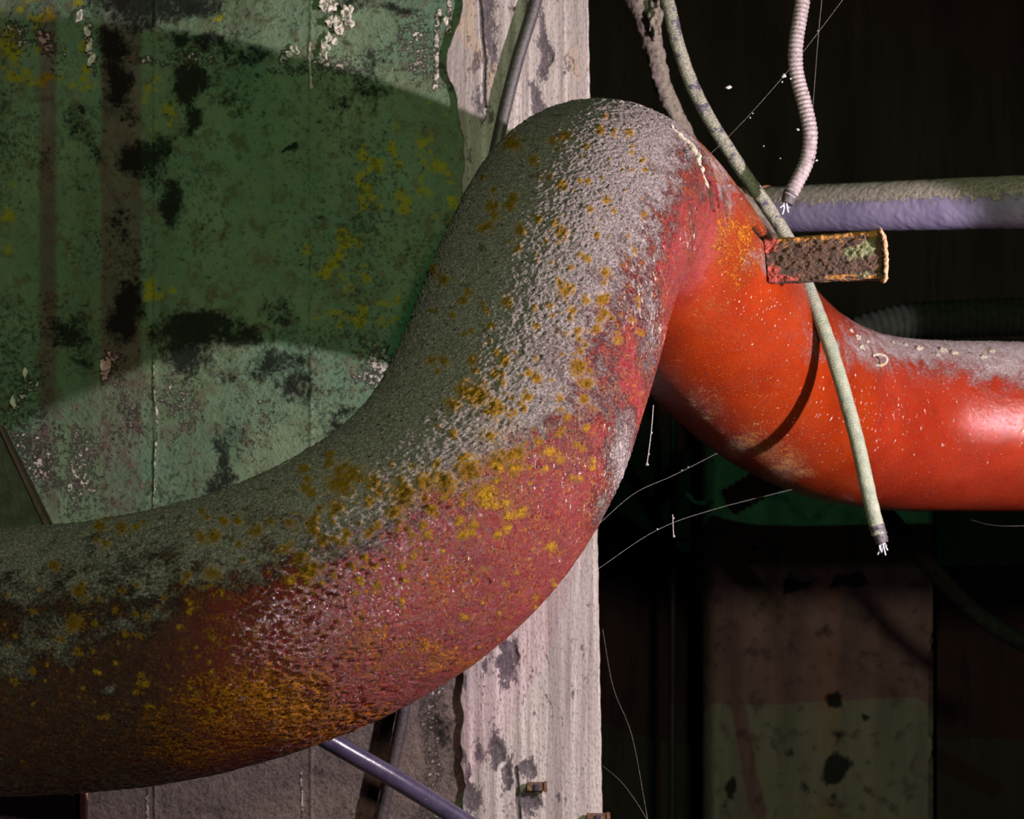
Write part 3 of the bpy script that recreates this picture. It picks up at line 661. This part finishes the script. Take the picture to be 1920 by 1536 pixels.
prism('plate_edge', [(-4, 800), (0, 798), (94, 988), (86, 994)], 2.592, .022, M_EDGE, pl, .001)
rp = prism('rusty_plate', [(-200, 1395), (150, 1395), (150, 1780), (-200, 1780)], 3.40, .01, mat_simple('charred_rust', (.010, .007, .006), (.045, .024, .014), 60, .85, .004, (.30, .13, .03), .14, 70))
tag(rp, 'blackened rusty steel plate under the pipe in the bottom left corner', 'plate')
prism('plate_edge', [(149, 1395), (160, 1395), (160, 1780), (149, 1780)], 3.392, .02, mat_simple('bright_rust_edge', (.22, .10, .06), (.42, .24, .16), 120, .8, .002), rp, .001)

# ------------------------------------------------------------------ clips on the pillar
def clip(px, py, wd, ht, lbl):
    Y = 3.585; root = bpy.data.objects.new('pipe_clip', None); C.objects.link(root); root.location = Wp(px, py, 3.6); tag(root, lbl, 'clip')
    def b(name, x0, x1, y0, y1, d0, d1, mat):
        bm = bmesh.new(); a = Wp(px + x0, py + y1, Y); c = Wp(px + x1, py + y0, Y); box_bm(bm, (a.x, Y + d0, a.z), (c.x, Y + d1, c.z), .0008)
        o = bm_obj(name, bm, mat); o.parent = root; o.matrix_parent_inverse = root.matrix_world.inverted()
        o.location = -Vector(root.location); o.matrix_parent_inverse.identity()
        return o
    b('strap', -wd / 2, wd / 2, -ht / 2, ht / 2, 0, .012, M_RUST)
    b('bolt_head', -wd * .13, wd * .10, -ht * .42, ht * .42, -.006, .004, M_TUBE)
    b('strap_end', wd * .34, wd * .5, -ht * .6, ht * .6, -.004, .012, M_RUST)
clip(1007, 1476, 38, 15, 'small brown metal clip on the whitewashed pillar below the arch')
clip(1122, 1534, 44, 14, 'metal clip at the bottom corner edge of the whitewashed pillar')

# ------------------------------------------------------------------ peeling paint
rnd = random.Random(11)
def flake(name, px, py, w_, h_, mat, parent, Y=WY - .006, rot=0.0, curl=1.0):
    n = 9; V = []
    base = Wp(px, py, Y); k = Y / F
    for i in range(n):
        v = i / (n - 1); wd = w_ * math.sin(math.pi * min(1, .12 + .86 * v)) ** .7 * k
        for j in range(6):
            u = j / 5 - .5
            lx = u * wd; lz = -v * h_ * k; out = curl * (.35 * h_ * k * v ** 1.6 + .16 * wd * (4 * u * u) + .12 * wd * u)
            cx = lx * math.cos(rot) - lz * math.sin(rot); cz = lx * math.sin(rot) + lz * math.cos(rot)
            V.append(base + Vector((cx, -out, cz)))
    V = np.array([tuple(p) for p in V]); V += (np.stack([fbm(V, 150, 2, q) for q in (3, 5, 7)], 1) - .5) * .016 * (w_ / 16)
    o = mesh_np(name, V, grid_faces(n, 6, False), mat, parent)
    m = o.modifiers.new('thickness', 'SOLIDIFY'); m.thickness = .0012
    return o
M_PEEL = mat_simple('white_peeling_paint', (.30, .25, .22), (.55, .49, .46), 120, .8, .001)
for px_, py_, w_, h_, r_ in ((606, -8, 16, 30, .1), (628, -2, 20, 26, -.4), (645, 12, 18, 34, .3), (636, 30, 20, 26, -.2), (650, 32, 16, 24, .5), (618, 30, 14, 26, 0), (632, 48, 14, 22, .3), (617, 60, 12, 22, -.1), (609, 78, 16, 34, .05), (603, 96, 10, 26, .1), (622, 74, 14, 16, .8), (642, 50, 10, 16, -.6), (656, 8, 10, 18, .2), (548, 84, 12, 24, .5), (540, 96, 10, 14, .2), (152, 18, 12, 26, -.2), (160, 50, 10, 22, .3), (168, 78, 12, 24, 0), (176, 102, 12, 26, -.3), (22, 742, 8, 26, .3), (46, 690, 8, 20, .1), (196, 676, 18, 22, 0), (836, 30, 8, 20, 0)):
    flake('paint_flake', px_, py_, w_, h_, M_PEEL, wall, rot=r_, curl=rnd.uniform(.7, 1.3))
# white crust along the split on the arch
def on_pipe(l, off, rear=None):
    out = []
    for a, b in l:
        p, n = surf(a, b, rear); out.append(p + n * off)
    return out
tube('split_coating', on_pipe([(1256, 236), (1275, 250), (1295, 272), (1310, 296), (1320, 322), (1331, 350)], .001), lambda u: .0016 + .0042 * math.sin(math.pi * min(1, u * .92 + .06)), M_CHIP, pipe, nt=18, step=.0012, rough=.006, rscale=120, it=3)
tube('lifted_coating', on_pipe([(1318, 318), (1338, 340), (1350, 370), (1352, 400)], .0006), lambda u: .0045 * math.sin(math.pi * (u * .9 + .05)), M_PIPE, pipe, nt=14, step=.0015, rough=.003, rscale=120, it=3)
# crumbs on top of the pipe
M_GRIT = mat_simple('grey_grit', (.08, .065, .06), (.22, .18, .17), 200, .95, .002)
def lump(name, p, n, s, mat, seed, flat=.55):
    rr = random.Random(seed); bm = bmesh.new(); vs = bmesh.ops.create_icosphere(bm, subdivisions=3, radius=1)['verts']
    a = [rr.uniform(3, 7) for _ in range(4)]; q = Vector(n).to_track_quat('Z', 'Y')
    st = (rr.uniform(.8, 1.5), rr.uniform(.7, 1.1))
    for v in vs:
        c = v.co; h = 1 + .28 * math.sin(c.x * a[0] + seed) * math.sin(c.y * a[1]) + .2 * math.sin(c.z * a[2] + c.x * a[3])
        v.co = q @ Vector((c.x * s * h * st[0], c.y * s * h * st[1], c.z * s * h * flat))
    return lumpfin(name, bm, mat, p, n, s)
def lumpfin(name, bm, mat, p, n, s):
    o = bm_obj(name, bm, mat, None, True); o.location = Vector(p) + Vector(n) * s * .25; return o
for k, (a, b, s_) in enumerate([(1598, 618, .006), (1610, 632, .008), (1618, 652, .007), (1724, 652, .010), (1770, 656, .011), (1790, 660, .007), (1760, 664, .006), (1700, 644, .006), (1860, 656, .008), (1675, 640, .005), (1845, 668, .006), (1628, 640, .005)]):
    p, n = surf(a, b, True)
    tag(lump('paint_chip', p, n, s_, M_CHIP, k), 'pale crumb of old paint lying on top of the far red pipe', 'paint chip', 'paint crumbs on the far pipe')
p, n = surf(1644, 676, True)
ring = [p + n * .006 + Vector((math.cos(t) * .019, -.002 * t, math.sin(t) * .012)) for t in np.linspace(-2.4, 2.3, 12)]
tag(tube('paint_curl', ring, .0032, M_CHIP, nt=12, step=.0015, rough=.0015, rscale=200, it=3), 'ring-shaped curl of pale paint on the shoulder of the far red pipe', 'paint curl')
for k, (a, b, s_) in enumerate([(1070, 190, .004), (1085, 187, .005), (1200, 197, .006), (1192, 194, .004), (1215, 205, .005), (1150, 187, .004), (1240, 218, .004), (1262, 238, .005), (1370, 345, .005), (1392, 372, .004), (1020, 202, .004), (1045, 194, .005), (985, 222, .005), (960, 240, .004), (1110, 186, .003), (1165, 190, .005), (1130, 186, .004)]):
    p, n = surf(a, b)
    tag(lump('grit_crumb', p, n, s_ * rnd.uniform(.45, .95), M_GRIT, 40 + k, .7), 'grey crumb of grit stuck on the crest of the red arch', 'grit crumb', 'grit along the crest of the arch')

# ------------------------------------------------------------------ cobwebs
def web(pts, lbl, r=.00015, beads=()):
    o = tube('cobweb_thread', WP(pts), r, M_WEB, nt=5, step=.01, it=2, cap=False); tag(o, lbl, 'cobweb')
    for bx, by, bY, br in beads:
        bm = bmesh.new(); vs = bmesh.ops.create_icosphere(bm, subdivisions=2, radius=br)['verts']
        for v in vs: v.co = Wp(bx, by, bY) + v.co * (1 + .3 * math.sin(v.co.x * 900 + v.co.z * 700))
        bm_obj('dust_bead', bm, M_WEB, o, True)
web([(1240, 362, 3.45), (1350, 272, 3.42), (1470, 142, 3.40), (1580, 0, 3.38), (1640, -80, 3.37)], 'long cobweb thread slanting past the ribbed cable', beads=[(1470, 142, 3.4, .0042), (1466, 154, 3.4, .0018), (1482, 148, 3.4, .0018), (1411, 213, 3.41, .0014), (1406, 221, 3.41, .0016), (1533, 58, 3.39, .001)])
web([(1120, 985, 3.1), (1190, 925, 3.2), (1262, 892, 3.3), (1345, 850, 3.45)], 'upper cobweb thread strung between the two legs of the pipe', beads=[(1278, 882, 3.32, .0012), (1290, 876, 3.34, .0012)])
web([(1110, 1075, 3.1), (1230, 995, 3.25), (1340, 955, 3.4), (1485, 918, 3.62)], 'lower cobweb thread strung between the legs of the pipe', beads=[(1232, 993, 3.25, .0018)])
web([(1225, 760, 3.3), (1222, 800, 3.3), (1218, 835, 3.3), (1213, 870, 3.3)], 'dusty web strand dangling below the crook of the arch', .0008, [(1213, 871, 3.3, .0032), (1216, 852, 3.3, .0018), (1221, 812, 3.3, .0022)])
web([(1261, 965, 3.35), (1262, 985, 3.35), (1263, 1008, 3.35)], 'short dusty web strand hanging in the dark gap', .0008, [(1262, 972, 3.35, .002), (1263, 1006, 3.35, .0026)])
web([(1130, 1436, 3.58), (1170, 1472, 3.5), (1215, 1540, 3.4), (1240, 1600, 3.35)], 'faint cobweb thread beside the foot of the whitewashed pillar', .0002)
web([(1545, -40, 3.5), (1535, 60, 3.5), (1528, 150, 3.48), (1522, 230, 3.44)], 'faint upright cobweb thread beside the ribbed cable', .0002)
web([(1820, 975, 3.7), (1870, 986, 3.6), (1960, 985, 3.5)], 'faint cobweb thread under the far end of the red pipe', .0002)
web([(1130, 1180, 3.58), (1150, 1290, 3.55), (1185, 1380, 3.5), (1215, 1540, 3.4)], 'very faint curved cobweb thread right of the pillar', .00015)
for a, b, Y_, s_ in ((1366, 164, 3.4, .004), (1496, 243, 3.38, .0026), (1531, 301, 3.4, .0018), (1432, 274, 3.4, .0014), (1463, 297, 3.4, .0012)):
    o = lump('web_speck', Wp(a, b, Y_), Vector((0, -1, 0)), s_, M_WEB, int(a), .6); tag(o, 'white fleck caught in the cobwebs near the ribbed cable', 'web fleck', 'flecks caught in the cobwebs')
